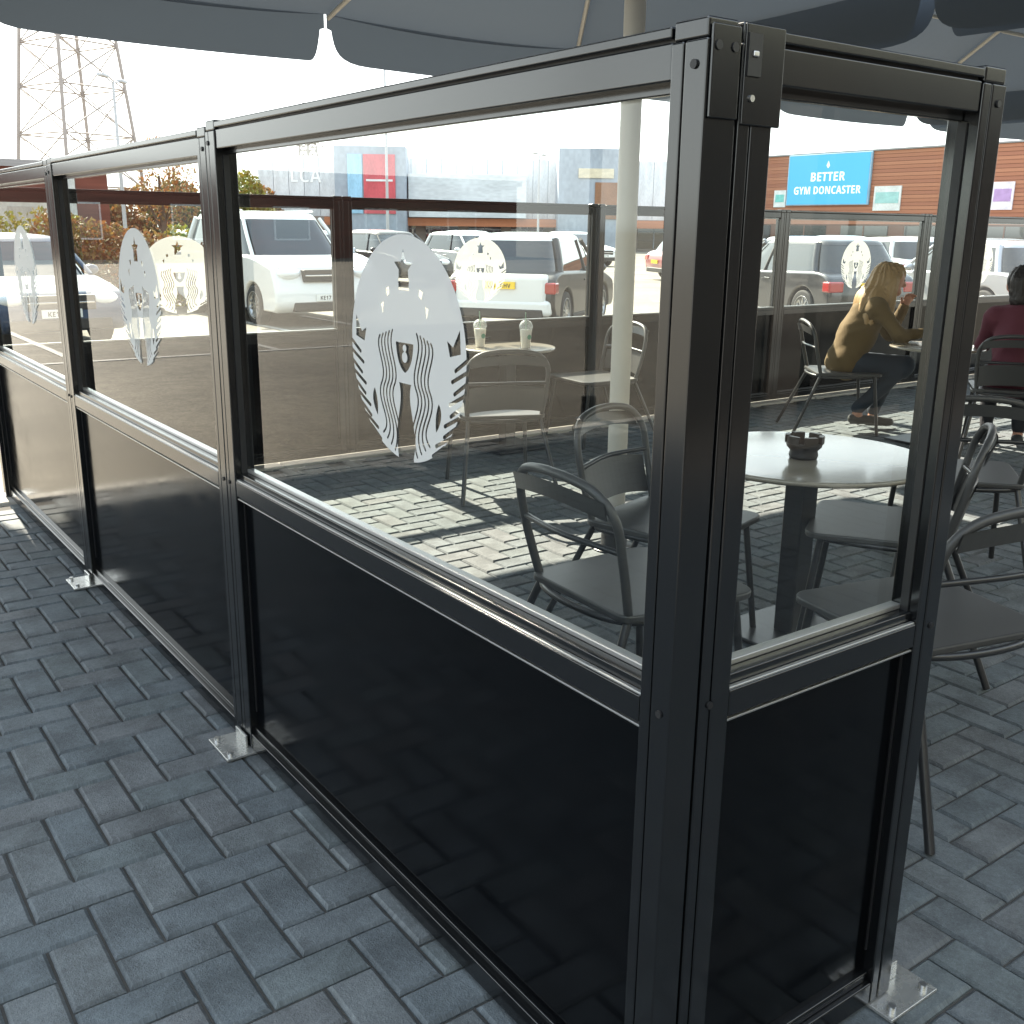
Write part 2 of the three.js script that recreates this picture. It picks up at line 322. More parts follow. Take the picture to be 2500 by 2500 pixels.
// ---------- parasols ----------
function parasol(label, x0, x1, z0, z1, y = 2.6, opt = {}) {
  const cx = (x0 + x1) / 2, cz = opt.cz ?? (z0 + z1) / 2, t = thing('parasol', label, 'parasol', [cx, 0, cz], 0, 'large dark grey parasols over the terrace');
  const hx = (x1 - x0) / 2, za = z0 - cz, zb = z1 - cz, ye = y + 0.3, ya = ye + 0.75;
  const cloth = new THREE.BufferGeometry(), P = [], N = 12;
  const edge = [[-hx, za], [0, za], [hx, za], [hx, (za + zb) / 2], [hx, zb], [0, zb], [-hx, zb], [-hx, (za + zb) / 2]];
  const pt = (e, f, k) => { // sagging cloth between ribs
    const a = edge[k], b = edge[(k + 1) % 8], s = 4 * e * (1 - e) * 0.05 * f;
    return [(a[0] + (b[0] - a[0]) * e) * f, ya + (ye - ya) * f - s, (a[1] + (b[1] - a[1]) * e) * f];
  };
  for (let k = 0; k < 8; k++) for (let i = 0; i < N; i++) for (let j = 0; j < N; j++) {
    const q = (u, v) => pt(u / N, Math.max(0.02, v / N), k);
    P.push(...q(i, j), ...q(i + 1, j), ...q(i + 1, j + 1), ...q(i, j), ...q(i + 1, j + 1), ...q(i, j + 1));
  }
  cloth.setAttribute('position', new THREE.Float32BufferAttribute(P, 3)); cloth.computeVertexNormals();
  const cl = mesh('canopy', cloth, M.canopy, t);
  // valance flaps hang between the rib ends
  for (let k = 0; k < 8; k++) {
    const a = edge[k], b = edge[(k + 1) % 8], l = Math.hypot(b[0] - a[0], b[1] - a[1]);
    const sh = new THREE.Shape(), n = 0.075, d = 0.3, r = 0.035;
    sh.moveTo(0.008, 0); sh.lineTo(l - 0.008, 0); sh.lineTo(l - 0.008, -0.09); sh.lineTo(l - 0.04, -0.1); sh.bezierCurveTo(l - n + 0.015, -d + 0.08, l - n, -d, l - n - r * 1.6, -d);
    for (let i = 1; i < 10; i++) { const f = i / 10; sh.lineTo(l - n - r * 1.6 - (l - 2 * n - 3.2 * r) * f, -d - 0.012 * Math.sin(f * Math.PI)); }
    sh.bezierCurveTo(n, -d, n - 0.015, -d + 0.08, 0.04, -0.1); sh.lineTo(0.008, -0.09); sh.closePath();
    const g = new THREE.ShapeGeometry(sh, 8);
    g.rotateY(-Math.atan2(b[1] - a[1], b[0] - a[0])); g.translate(a[0], ye + 0.004, a[1]);
    mesh('valance', g, M.canopy, t);
  }
  for (let k = 0; k < 8; k++) {
    const [ex, ez] = edge[k];
    mesh('rib', rod([0.06 * ex, ya - 0.1, 0.06 * ez], [ex * 0.985, ye - 0.03, ez * 0.985], 0.016), M.pole, t);
    mesh('strut', rod([0.05 * Math.sign(ex), 2.74, 0.05 * Math.sign(ez)], [ex * 0.5, (ya + ye) / 2 - 0.08, ez * 0.5], 0.011), M.pole, t);
  }
  const pxo = opt.poleX ?? 0, side = opt.poleX !== undefined;
  mesh('pole', new THREE.CylinderGeometry(0.048, 0.048, ya - 0.03 + (side ? 0.3 : 0), 28).translate(pxo, (ya + 0.03 + (side ? 0.3 : 0)) / 2, 0), M.pole, t);
  if (side) mesh('boom', rod([pxo, ya + 0.28, 0], [0, ya + 0.08, 0], 0.04, 12), M.pole, t);
  mesh('collar', new THREE.CylinderGeometry(0.075, 0.07, 0.12, 20).translate(0, 2.75, 0), M.pole, t);
  mesh('base', join([lathe([[0, 0.002], [0.11, 0.002], [0.11, 0.012], [0.066, 0.016], [0.062, 0.2], [0.05, 0.21]], 32)]).translate(pxo, 0, 0), M.chair, t);
  return t;
}
parasol('dark grey parasol overhead on the pale pole behind the near corner', 0.15, 4.45, -5.75, 0.35, 2.6);
parasol('dark grey parasol over the right hand tables', 4.6, 8.9, -5.75, 0.35, 2.6);
parasol('farthest dark grey parasol at the right behind the end barrier', 9.15, 13.4, -5.75, 0.35, 2.6);
parasol('dark grey parasol over the footway left of the barriers', -4.3, 0.15, -9.2, -1.9, 3.6, { poleX: -2.35 });

// ---------- tables, chairs, small things ----------
function table(label, x, z, r, y = 0.735) {
  const t = thing('round_table', label, 'table', [x, 0, z], 0, 'round terrace tables');
  mesh('table_top', lathe([[0, y - 0.02], [r - 0.012, y - 0.022], [r - 0.002, y - 0.016], [r, y - 0.008], [r - 0.004, y], [0, y]], 64), M.tableTop, t);
  mesh('column', box(-0.045, 0.045, 0.02, y - 0.03, -0.045, 0.045, 0.008), M.chair, t);
  mesh('base', box(-0.22, 0.22, 0.004, 0.022, -0.22, 0.22, 0.006), M.chair, t);
  mesh('top_bracket', box(-0.16, 0.16, y - 0.034, y - 0.023, -0.03, 0.03), M.chair, t);
  return t;
}
table('round table with the black ashtray behind the end barrier', 2.12, -1.44, 0.46);
table('round table carrying two iced drinks beside the road side barrier', 3.28, -5.0, 0.34);
table('small round table in front of the blonde woman', 6.12, -3.42, 0.34);

function makeChair(label, panel) {
  const t = thing('metal_chair', label, 'chair', [0, 0, 0], 0, 'dark metal terrace chairs');
  const sh = new THREE.Shape(), a = 0.25, f = 0.25, bk = -0.215, R = 0.06;
  sh.moveTo(-a + R, -f); sh.lineTo(a - R, -f); sh.quadraticCurveTo(a, -f, a, -f + R); sh.lineTo(a - 0.02, -bk - R); sh.quadraticCurveTo(a - 0.02, -bk, a - R, -bk); sh.lineTo(-a + R, -bk); sh.quadraticCurveTo(-a + 0.02, -bk, -a + 0.02, -bk - R); sh.lineTo(-a, -f + R); sh.quadraticCurveTo(-a, -f, -a + R, -f);
  const sg = new THREE.ExtrudeGeometry(sh, { depth: 0.012, bevelEnabled: true, bevelSize: 0.006, bevelThickness: 0.005, bevelSegments: 2, curveSegments: 8 }).rotateX(-Math.PI / 2).rotateY(0);
  sg.translate(0, 0.447, 0);
  mesh('seat', sg, M.seat, t);
  mesh('seat_frame', tube([[-0.2, 0.436, 0.2], [0.2, 0.436, 0.2], [0.215, 0.436, 0.18], [0.2, 0.436, -0.19], [-0.2, 0.436, -0.19], [-0.215, 0.436, 0.18], [-0.2, 0.436, 0.2]], 0.011, 48, 8), M.chair, t);
  for (const s of [-1, 1]) {
    mesh('leg', rod([s * 0.215, 0.44, 0.2], [s * 0.245, 0.004, 0.25], 0.0125), M.chair, t);
    mesh('leg', rod([s * 0.205, 0.44, -0.19], [s * 0.275, 0.004, -0.38], 0.0125), M.chair, t);
  }
  mesh('back_hoop', tube([[-0.21, 0.44, -0.19], [-0.228, 0.62, -0.235], [-0.222, 0.74, -0.262], [-0.17, 0.80, -0.285], [-0.08, 0.822, -0.298], [0, 0.826, -0.302], [0.08, 0.822, -0.298], [0.17, 0.80, -0.285], [0.222, 0.74, -0.262], [0.228, 0.62, -0.235], [0.21, 0.44, -0.19]], 0.0135, 60, 10), M.chair, t);
  // curved top band of the back, with a hand slot below it
  const band = (y0, y1, zs) => {
    const P = [], n = 14;
    const at = (u, y, off) => { const x = u * 0.212; return [x, y - 0.02 * u * u, -0.24 - (y - 0.6) * 0.27 - 0.028 * (1 - u * u) + off]; };
    for (let i = 0; i < n; i++) { const u0 = -1 + 2 * i / n, u1 = -1 + 2 * (i + 1) / n; for (const o of [0, 0.004]) { const q = [at(u0, y0, o), at(u1, y0, o), at(u1, y1, o), at(u0, y1, o)]; P.push(...q[0], ...q[1], ...q[2], ...q[0], ...q[2], ...q[3]); } }
    const g = new THREE.BufferGeometry(); g.setAttribute('position', new THREE.Float32BufferAttribute(P, 3)); g.computeVertexNormals(); return g;
  };
  mesh('back_band', band(0.755, 0.805), M.seat, t);
  if (panel) mesh('back_panel', band(0.50, 0.64), M.seat, t);
  mesh('cross_bar', tube([[-0.225, 0.645, -0.24], [0, 0.65, -0.272], [0.225, 0.645, -0.24]], 0.009, 16, 8), M.chair, t);
  for (const c of t.children) if (c.name === 'seat' || c.name.startsWith('back_')) c.material = M.seat;
  return t;
}
const F = (dx, dz) => Math.atan2(dx, dz); // turn so that the front looks along (dx, dz)
const spots = [
  [1.6, -0.57, F(0.22, -0.97), 'nearest chair behind the end barrier, its back to the viewer'],
  [2.33, -1.20, F(-0.52, -0.85), 'chair at the near side of the ashtray table, seen through the end barrier'],
  [1.70, -1.72, F(0.3, 1), 'chair pushed under the ashtray table on its left side'],
  [1.08, -1.24, F(1, 0.05), 'chair right behind the nearest large glass pane, its back to the glass'],
  [2.52, -4.05, F(0.4, -1), 'chair with its back to the viewer at the table with drinks'],
  [3.98, -4.85, F(-1, -0.1), 'chair at the right side of the table with drinks'],
  [3.38, -1.55, F(0.75, -0.65), 'chair behind the ashtray table turned towards the road'],
  [5.92, -4.12, F(0.78, 0.62), 'chair the blonde woman sits on'],
  [6.21, -2.87, F(0.85, -0.53), 'chair of the person in the maroon jacket'],
];
const protoChair = {};
for (const [x, z, turn, l] of spots) {
  const k = /nearest|road|woman/.test(l) ? 'open' : 'panelled';
  if (protoChair[k]) dup(protoChair[k], [x, 0, z], turn, l);
  else { const c = protoChair[k] = makeChair(l, k === 'panelled'); c.scale.setScalar(1.06); c.position.set(x, 0, z); c.rotation.y = turn; }
}

// ashtray
{
  const t = thing('ashtray', 'black ashtray with notched rim on the round table', 'ashtray', [2.06, 0.736, -1.4]);
  const m = std({ color: C(0.012, 0.012, 0.013), roughness: 0.35 });
  mesh('bowl', lathe([[0, 0.001], [0.05, 0.001], [0.054, 0.012], [0.05, 0.03], [0.064, 0.045], [0.068, 0.062], [0.062, 0.062], [0.05, 0.05], [0.0, 0.03]], 40), m, t);
  for (let k = 0; k < 6; k++) {
    const a = k * Math.PI / 3, g = [];
    const sh = new THREE.Shape(); sh.absarc(0, 0, 0.07, -0.36, 0.36, false); sh.absarc(0, 0, 0.054, 0.36, -0.36, true); sh.closePath();
    mesh('merlon', new THREE.ExtrudeGeometry(sh, { depth: 0.026, bevelEnabled: true, bevelSize: 0.0015, bevelThickness: 0.0015, bevelSegments: 1 }).rotateX(-Math.PI / 2).rotateY(a).translate(0, 0.06, 0), m, t);
  }
}
// iced drinks
{
  const clear = phy({ color: C(0.95, 0.96, 0.95), roughness: 0.08, transmission: 0.75, thickness: 0 });
  const milk = std({ color: C(0.75, 0.7, 0.6), roughness: 0.5 });
  for (const [x, z, l] of [[3.08, -5.06, 'left iced drink in a clear cup with domed lid and straw'], [3.32, -4.84, 'right iced drink in a clear cup with domed lid and straw']]) {
    const t = thing('iced_drink', l, 'drink', [x, 0.737, z], 0, 'iced drinks on the far table');
    mesh('cup', lathe([[0, 0.001], [0.031, 0.001], [0.046, 0.14], [0.0475, 0.142]], 28), clear, t);
    mesh('drink', lathe([[0, 0.004], [0.029, 0.004], [0.043, 0.128], [0, 0.13]], 24), milk, t);
    mesh('lid', lathe([[0.049, 0.14], [0.049, 0.148], [0.045, 0.165], [0.033, 0.185], [0.014, 0.194]], 28), clear, t);
    mesh('straw', rod([0.005, 0.02, 0], [-0.012, 0.25, 0.01], 0.0035), std({ color: C(0.3, 0.5, 0.35), roughness: 0.5 }), t);
    mesh('round_print', new THREE.CircleGeometry(0.017, 20).translate(0, 0.08, 0.0415), std({ color: C(0.05, 0.25, 0.15), roughness: 0.6 }), t);
  }
}

// ---------- parked cars ----------
const carGlass = phy({ color: C(0.012, 0.016, 0.018), roughness: 0.03, clearcoat: 1, clearcoatRoughness: 0.02 });
const paints = {
  white: phy({ color: C(0.72, 0.72, 0.70), roughness: 0.35, clearcoat: 1, clearcoatRoughness: 0.05 }),
  blue: phy({ color: C(0.03, 0.055, 0.11), roughness: 0.35, clearcoat: 0.5, clearcoatRoughness: 0.05 }),
  grey: phy({ color: C(0.012, 0.012, 0.0125), roughness: 0.4, clearcoat: 0.35, clearcoatRoughness: 0.1 }),
  silver: phy({ color: C(0.42, 0.43, 0.45), roughness: 0.3, metalness: 0.5, clearcoat: 1, clearcoatRoughness: 0.05 }),
  red: phy({ color: C(0.22, 0.03, 0.03), roughness: 0.35, clearcoat: 1, clearcoatRoughness: 0.05 }),
  black: phy({ color: C(0.012, 0.012, 0.014), roughness: 0.3, clearcoat: 1, clearcoatRoughness: 0.05 }),
};
const carTrim = std({ color: C(0.018, 0.018, 0.018), roughness: 0.55 });
const chrome = std({ color: C(0.7, 0.7, 0.7), roughness: 0.15, metalness: 1 });
const alloy = std({ color: C(0.5, 0.5, 0.5), roughness: 0.28, metalness: 0.9 });
const lampClear = phy({ color: C(0.75, 0.78, 0.8), roughness: 0.08, clearcoat: 1 });
const lampRed = phy({ color: C(0.35, 0.015, 0.012), roughness: 0.12, clearcoat: 1 });
const plateMat = (txt, bg) => std({ roughness: 0.4, map: canvasTex(256, 56, (c, w, h) => { c.fillStyle = bg; c.fillRect(0, 0, w, h); c.fillStyle = '#111'; c.font = 'bold 44px sans-serif'; c.textAlign = 'center'; c.textBaseline = 'middle'; c.fillText(txt, w / 2, h / 2 + 2); }) });
const wheelGeo = {
  tyre: lathe([[0.2, -0.1], [0.29, -0.105], [0.322, -0.09], [0.33, -0.06], [0.33, 0.06], [0.322, 0.09], [0.29, 0.105], [0.2, 0.1]], 36).rotateZ(Math.PI / 2),
  rim: join([lathe([[0.205, 0.085], [0.235, 0.098], [0.222, 0.105], [0.205, 0.09], [0.2, 0.03], [0.0, 0.03]], 32).rotateZ(-Math.PI / 2),
    ...Array.from({ length: 10 }, (_, k) => new THREE.BoxGeometry(0.028, 0.19, 0.022).translate(0.072, 0.115, 0).rotateX(k * Math.PI / 5)),
    new THREE.CylinderGeometry(0.045, 0.045, 0.03, 16).rotateZ(Math.PI / 2).translate(0.075, 0, 0)]),
};
// local frame: z forward, x to the car's left side, y up
function car(name, label, paint, pos, turn, o = {}) {
  const t = thing(name, label, 'car', pos, turn, 'parked cars');
  const L = o.L ?? 4.2, W = o.W ?? 1.78, H = o.H ?? 1.48, belt = o.belt ?? 0.93, hood = o.hood ?? 0.86, wb = L * 0.61, w0 = -wb / 2 - 0.02, w1 = wb / 2 - 0.02, ar = 0.38, sp = o.sidePaint ?? paint;
  const sh = new THREE.Shape(), r = -L / 2, f = L / 2, by = 0.22;
  sh.moveTo(r + 0.12, by + 0.08); sh.lineTo(w0 - ar, by); sh.absarc(w0, 0.32, ar, Math.PI + 0.2, -0.2, true); sh.lineTo(w1 - ar, by); sh.absarc(w1, 0.32, ar, Math.PI + 0.2, -0.2, true);
  sh.lineTo(f - 0.14, by + 0.02); sh.quadraticCurveTo(f + 0.02, by + 0.08, f, 0.46); sh.quadraticCurveTo(f - 0.01, 0.7, f - 0.16, hood - 0.1);
  sh.quadraticCurveTo(f - 0.5, hood, f - 1.02, hood + 0.07); sh.lineTo(r + 0.5, belt + 0.06); sh.quadraticCurveTo(r + 0.06, belt + 0.05, r + 0.02, belt - 0.16); sh.quadraticCurveTo(r - 0.02, 0.55, r + 0.02, 0.42); sh.closePath();
  const bv = 0.09, bg = new THREE.ExtrudeGeometry(sh, { depth: W - 2 * bv, bevelEnabled: true, bevelSize: 0.05, bevelOffset: -0.05, bevelThickness: bv, bevelSegments: 4, curveSegments: 10 });
  bg.translate(0, 0, -(W - 2 * bv) / 2).rotateY(-Math.PI / 2);
  const body = mesh('body', bg, sp, t);
  if (o.sidePaint) { mesh('tailgate', box(-W / 2 + 0.12, W / 2 - 0.12, 0.44, belt + 0.02, -L / 2 - 0.03, -L / 2 + 0.3, 0.09), paint, t); mesh('rear_bumper', box(-W / 2 + 0.05, W / 2 - 0.05, 0.3, 0.56, -L / 2 - 0.045, -L / 2 + 0.3, 0.08), paint, t); }
  // cabin: stacked rounded rings
  const rc = -L / 2 + (o.rearGap ?? 0.22), wf = L / 2 - (o.screen ?? 1.02), top0 = rc + (o.rearRake ?? 0.42), top1 = wf - 0.78;
  const N = 48, ring = (y, z0, z1, hw, R) => { const p = []; for (let i = 0; i < N; i++) { const a = i / N * Math.PI * 2, ex = 0.28; const cx = Math.sign(Math.cos(a)) * Math.pow(Math.abs(Math.cos(a)), ex), cz = Math.sign(Math.sin(a)) * Math.pow(Math.abs(Math.sin(a)), ex); p.push([cx * hw, y, (z0 + z1) / 2 + cz * (z1 - z0) / 2]); } return p; };
  const lerp = (a, b, k) => a + (b - a) * k;
  const at = k => { const kk = Math.pow(k, 1.15); return ring(lerp(belt, H, k), lerp(rc, top0, kk), lerp(wf, top1, k), lerp(W / 2 - 0.07, W / 2 - 0.25, kk)); };
  const loft = rings => { const P = [], I = []; rings.forEach(q => q.forEach(v => P.push(...v))); for (let j = 0; j < rings.length - 1; j++) for (let i = 0; i < N; i++) { const a = j * N + i, b = j * N + (i + 1) % N; I.push(a, a + N, b, b, a + N, b + N); } const g = new THREE.BufferGeometry(); g.setAttribute('position', new THREE.Float32BufferAttribute(P, 3)); g.setIndex(I); g.computeVertexNormals(); return g; };
  mesh('windows', loft([0, 0.2, 0.4, 0.6, 0.8, 0.86].map(at)), carGlass, t);
  const rt = [], base = at(0.84), zc = (top0 + top1) / 2;
  for (const [k, s, dy] of [[0.84, 1.004, 0], [0.9, 1.0, 0], [0.955, 0.985, 0], [0.985, 0.94, 0], [1.0, 0.82, 0.008], [1.0, 0.5, 0.03], [1, 0.01, 0.035]]) rt.push(at(k).map(v => [v[0] * s, v[1] + dy, zc + (v[2] - zc) * s]));
  mesh('roof', loft(rt), paint, t);
  const P = (k, hw, z) => [lerp(W / 2 - 0.065, W / 2 - 0.245, Math.pow(k, 1.15)) * hw, lerp(belt, H, k), z];
  for (const s of [-1, 1]) {
    mesh('pillar', tube([P(0, s * 0.97, wf - 0.03), P(0.45, s * 0.97, lerp(wf, top1, 0.45) - 0.04), P(0.87, s * 0.965, lerp(wf, top1, 0.87) - 0.05)], 0.035, 10, 6), sp, t);
    mesh('pillar', rod(P(0, s, 0.05), P(0.86, s * 0.985, -0.06), 0.032, 6), carTrim, t);
    mesh('pillar', tube([P(0, s * 0.985, rc + 0.34), P(0.5, s * 0.98, lerp(rc, top0, 0.5) + 0.26), P(0.87, s * 0.97, top0 + 0.14)], 0.07, 10, 6), sp, t);
    mesh('sill', box(s * (W / 2 - 0.02) - 0.03, s * (W / 2 - 0.02) + 0.03, 0.2, 0.27, w0 + ar, w1 - ar, 0.01), carTrim, t);
    mesh('door_handle', box(s * (W / 2 + 0.005) - 0.012, s * (W / 2 + 0.005) + 0.012, 0.8, 0.825, -0.25, -0.07, 0.008), sp, t);
    const mr = mesh('wing_mirror', new THREE.SphereGeometry(0.1, 14, 10).scale(1.1, 0.75, 0.7).translate(s * (W / 2 + 0.06), belt + 0.06, wf - 0.42), sp, t);
    mesh('headlight', new THREE.SphereGeometry(0.5, 20, 12).scale(0.44, 0.2, 0.3).translate(s * (W / 2 - 0.29), hood - 0.2, L / 2 - 0.14), lampClear, t);
    mesh('tail_light', box(s * (W / 2 - 0.13) - 0.15, s * (W / 2 - 0.13) + 0.15, belt - 0.28, belt - 0.1, -L / 2 - 0.01, -L / 2 + 0.2, 0.03), lampRed, t);
    for (const z of [w0, w1]) {
      const wh = new THREE.Group(); wh.name = 'wheel'; wh.position.set(s * (W / 2 - 0.11), 0.33, z); wh.rotation.y = s < 0 ? Math.PI : 0; t.add(wh);
      mesh('tyre', wheelGeo.tyre, M.rubber, wh); mesh('rim', wheelGeo.rim, alloy, wh);
    }
  }
  mesh('grille', box(-0.46, 0.46, hood - 0.34, hood - 0.14, L / 2 - 0.2, L / 2 + 0.002, 0.02), carTrim, t);
  mesh('grille_bar', box(-0.44, 0.44, hood - 0.25, hood - 0.225, L / 2 - 0.05, L / 2 + 0.012, 0.006), chrome, t);
  mesh('air_intake', box(-0.66, 0.66, 0.26, 0.42, L / 2 - 0.25, L / 2 + 0.012, 0.03), carTrim, t);
  mesh('rear_bumper_trim', box(-0.72, 0.72, 0.27, 0.42, -L / 2 - (o.sidePaint ? 0.056 : 0.012), -L / 2 + 0.3, 0.03), carTrim, t);
  const pf = mesh('number_plate', box(-0.26, 0.26, 0.43, 0.54, L / 2 + 0.002, L / 2 + 0.018), o.front ?? plateF, t);
  const pr = mesh('number_plate', box(-0.26, 0.26, o.plateY ?? 0.56, (o.plateY ?? 0.56) + 0.11, -L / 2 - (o.sidePaint ? 0.062 : 0.026), -L / 2 + 0.03), o.rear ?? plateR, t);
  if (o.rails) for (const s of [-1, 1]) mesh('roof_rail', rod([s * (W / 2 - 0.3), H + 0.03, top0 + 0.2], [s * (W / 2 - 0.3), H + 0.03, top1 - 0.1], 0.018, 6), chrome, t);
  return t;
}
const plateF = plateMat('KE17 FRS', '#e9e9e4'), plateR = plateMat('EJ17 CHV', '#f0c81e');
const RY = -0.09;
car('parked_car', 'blue saloon facing the viewer at the left, beyond the hedge side bay', paints.blue, [2.0, RY, -15.7], 0.1, { H: 1.46 });
car('parked_car', 'large white off-roader facing the viewer behind the second barrier', paints.white, [6.75, RY, -17.4], 0.02, { L: 4.7, W: 1.95, H: 1.86, belt: 1.12, hood: 1.08, rails: true });
car('parked_car', 'white hatchback with dark doors and yellow rear plate, behind the drinks', paints.white, [10.2, RY, -13.74], 2.2, { H: 1.55, sidePaint: paints.grey, plateY: 0.72 });
car('parked_car', 'black estate car with yellow rear plate behind the blonde woman', paints.black, [15.1, RY, -11.9], Math.PI - 0.3, { H: 1.52, plateY: 0.7 });
car('parked_car', 'silver car parked right of the black estate car', paints.silver, [18.3, RY, -10.4], Math.PI - 0.3, { H: 1.5 });
{
  const proto = {};
  const row = [
    ['white', 9.2, -26.8, 0.05, 'white car in the second row behind the white off-roader'], ['silver', 11.9, -26.6, 0, 'silver car in the second row left of the big emblem'],
    ['grey', 14.6, -26.9, 0.03, 'dark grey car in the second row behind the big emblem star'], ['white', 17.4, -26.7, 0, 'white car in the second row behind the white hatchback'],
    ['silver', 20.1, -26.5, -0.02, 'silver car in the second row left of the corner posts'], ['red', 25.6, -24.2, 1.2, 'dark red car beside the pale pole in the far aisle'],
    ['silver', 22.6, -18.4, 2.8, 'silver car in the second row seen through the end barrier'], ['white', 25.4, -17.4, 2.8, 'white car in the second row seen through the end barrier'],
    ['grey', 28.2, -16.2, 2.8, 'dark car in the second row at the right picture edge'], ['white', 31.6, -23.2, -0.35, 'white car in the third row behind the end barrier'], ['silver', 34.4, -22.1, -0.35, 'silver car in the third row behind the end barrier'],
    ['white', 16.5, -38.5, 0, 'white car far off below the retail block'], ['red', 20.5, -38.2, 0, 'red car far off below the retail block'], ['silver', 25, -38, 0, 'silver car far off below the brown shop sign'], ['white', 30.5, -37.5, 0, 'white car farthest right below the retail block']];
  for (const [c, x, z, a, l] of row) proto[c] ? dup(proto[c], [x, RY, z], a, l) : proto[c] = car('parked_car', l, paints[c], [x, RY, z], a, { H: 1.5 });
}

// ---------- buildings ----------
const clad = noiseTex(256, [[4, 0.5], [30, 0.5]], v => gray(0.92 + 0.16 * (v - 0.5)));
const sm = (r, g, b, ro = 0.7) => std({ color: C(r, g, b), roughness: ro, map: clad });
// retail block, facing the viewer; local x to the right
{
  const a = 34 * Math.PI / 180, D = 85;
  const t = thing('retail_building', 'long pale grey retail block with two shop towers across the car park', 'building', [-1.02 + D * Math.sin(a), -0.1, 0.99 - D * Math.cos(a)], -a);
  const wall = sm(0.84, 0.85, 0.86), wallB = sm(0.78, 0.8, 0.82), dark = sm(0.36, 0.41, 0.47), seam = std({ color: C(0.35, 0.37, 0.4) });
  mesh('wall', box(-17.3, 38, 0, 6.85, -22, -0.08), seam, t);
  for (let i = 0; i < 46; i++) { const x = -17.3 + i * 1.2; mesh('wall_panel', box(x + 0.02, x + 1.18, 2.4, 6.9, -0.08, 0, 0.01), i % 3 ? wall : wallB, t); }
  mesh('canopy_band', box(-12, 38, 1.75, 2.35, 0, 1.6), sm(0.55, 0.2, 0.09), t);
  mesh('plinth', box(-17.3, 38, 0, 2.4, -0.07, -0.02), sm(0.35, 0.3, 0.26), t);
  for (let i = 0; i < 14; i++) { const x = -11 + i * 3.4; const w = mesh('shop_window', box(x, x + 2.6, 0.2, 2.2, -0.01, 0.05), carGlass, t); mesh('window_frame', join([box(x + 1.26, x + 1.34, 0.2, 2.2, 0.05, 0.09), box(x, x + 2.6, 1.5, 1.56, 0.05, 0.09)]), dark, w); }
  const tower = (x0, x1, h) => { const w = mesh('tower', box(x0, x1, 0, h, 0.2, 3.2, 0.05), dark, t); return w; };
  tower(-10.9, -5.5, 7.5); tower(6.1, 10.95, 7.55);
  mesh('blue_sign_panel', box(-9.9, -8.8, 2.6, 6.9, 3.21, 3.3, 0.02), sm(0.35, 0.62, 0.82), t);
  const red = mesh('red_sign_panel', box(-8.7, -6.3, 2.6, 6.9, 3.21, 3.32, 0.02), sm(0.62, 0.10, 0.12), t);
  mesh('white_strip', box(-8.5, -6.5, 4.95, 5.1, 3.32, 3.36), sm(0.8, 0.8, 0.8), red);
  mesh('sign_board', box(7.6, 10.3, 5.4, 6.1, 3.21, 3.32, 0.02), sm(0.7, 0.62, 0.45), t);
  mesh('brown_sign_panel', box(8.9, 10.9, 2.4, 5.1, 3.21, 3.3, 0.02), sm(0.28, 0.13, 0.06), t);
  mesh('link_block', box(-5.4, 3.7, 2.4, 5.6, 0.02, 2.2, 0.03), sm(0.7, 0.74, 0.76), t);
  const lm = std({ roughness: 0.6, transparent: true, map: canvasTex(256, 96, (c, w, h) => { c.clearRect(0, 0, w, h); c.fillStyle = '#f6f6f4'; c.font = 'bold 84px sans-serif'; c.textAlign = 'center'; c.textBaseline = 'middle'; c.fillText('LCA', w / 2, h / 2 + 4); }) });
  mesh('lettering', new THREE.PlaneGeometry(4.2, 1.6).translate(-13.6, 5.5, 0.03), lm, t);
}
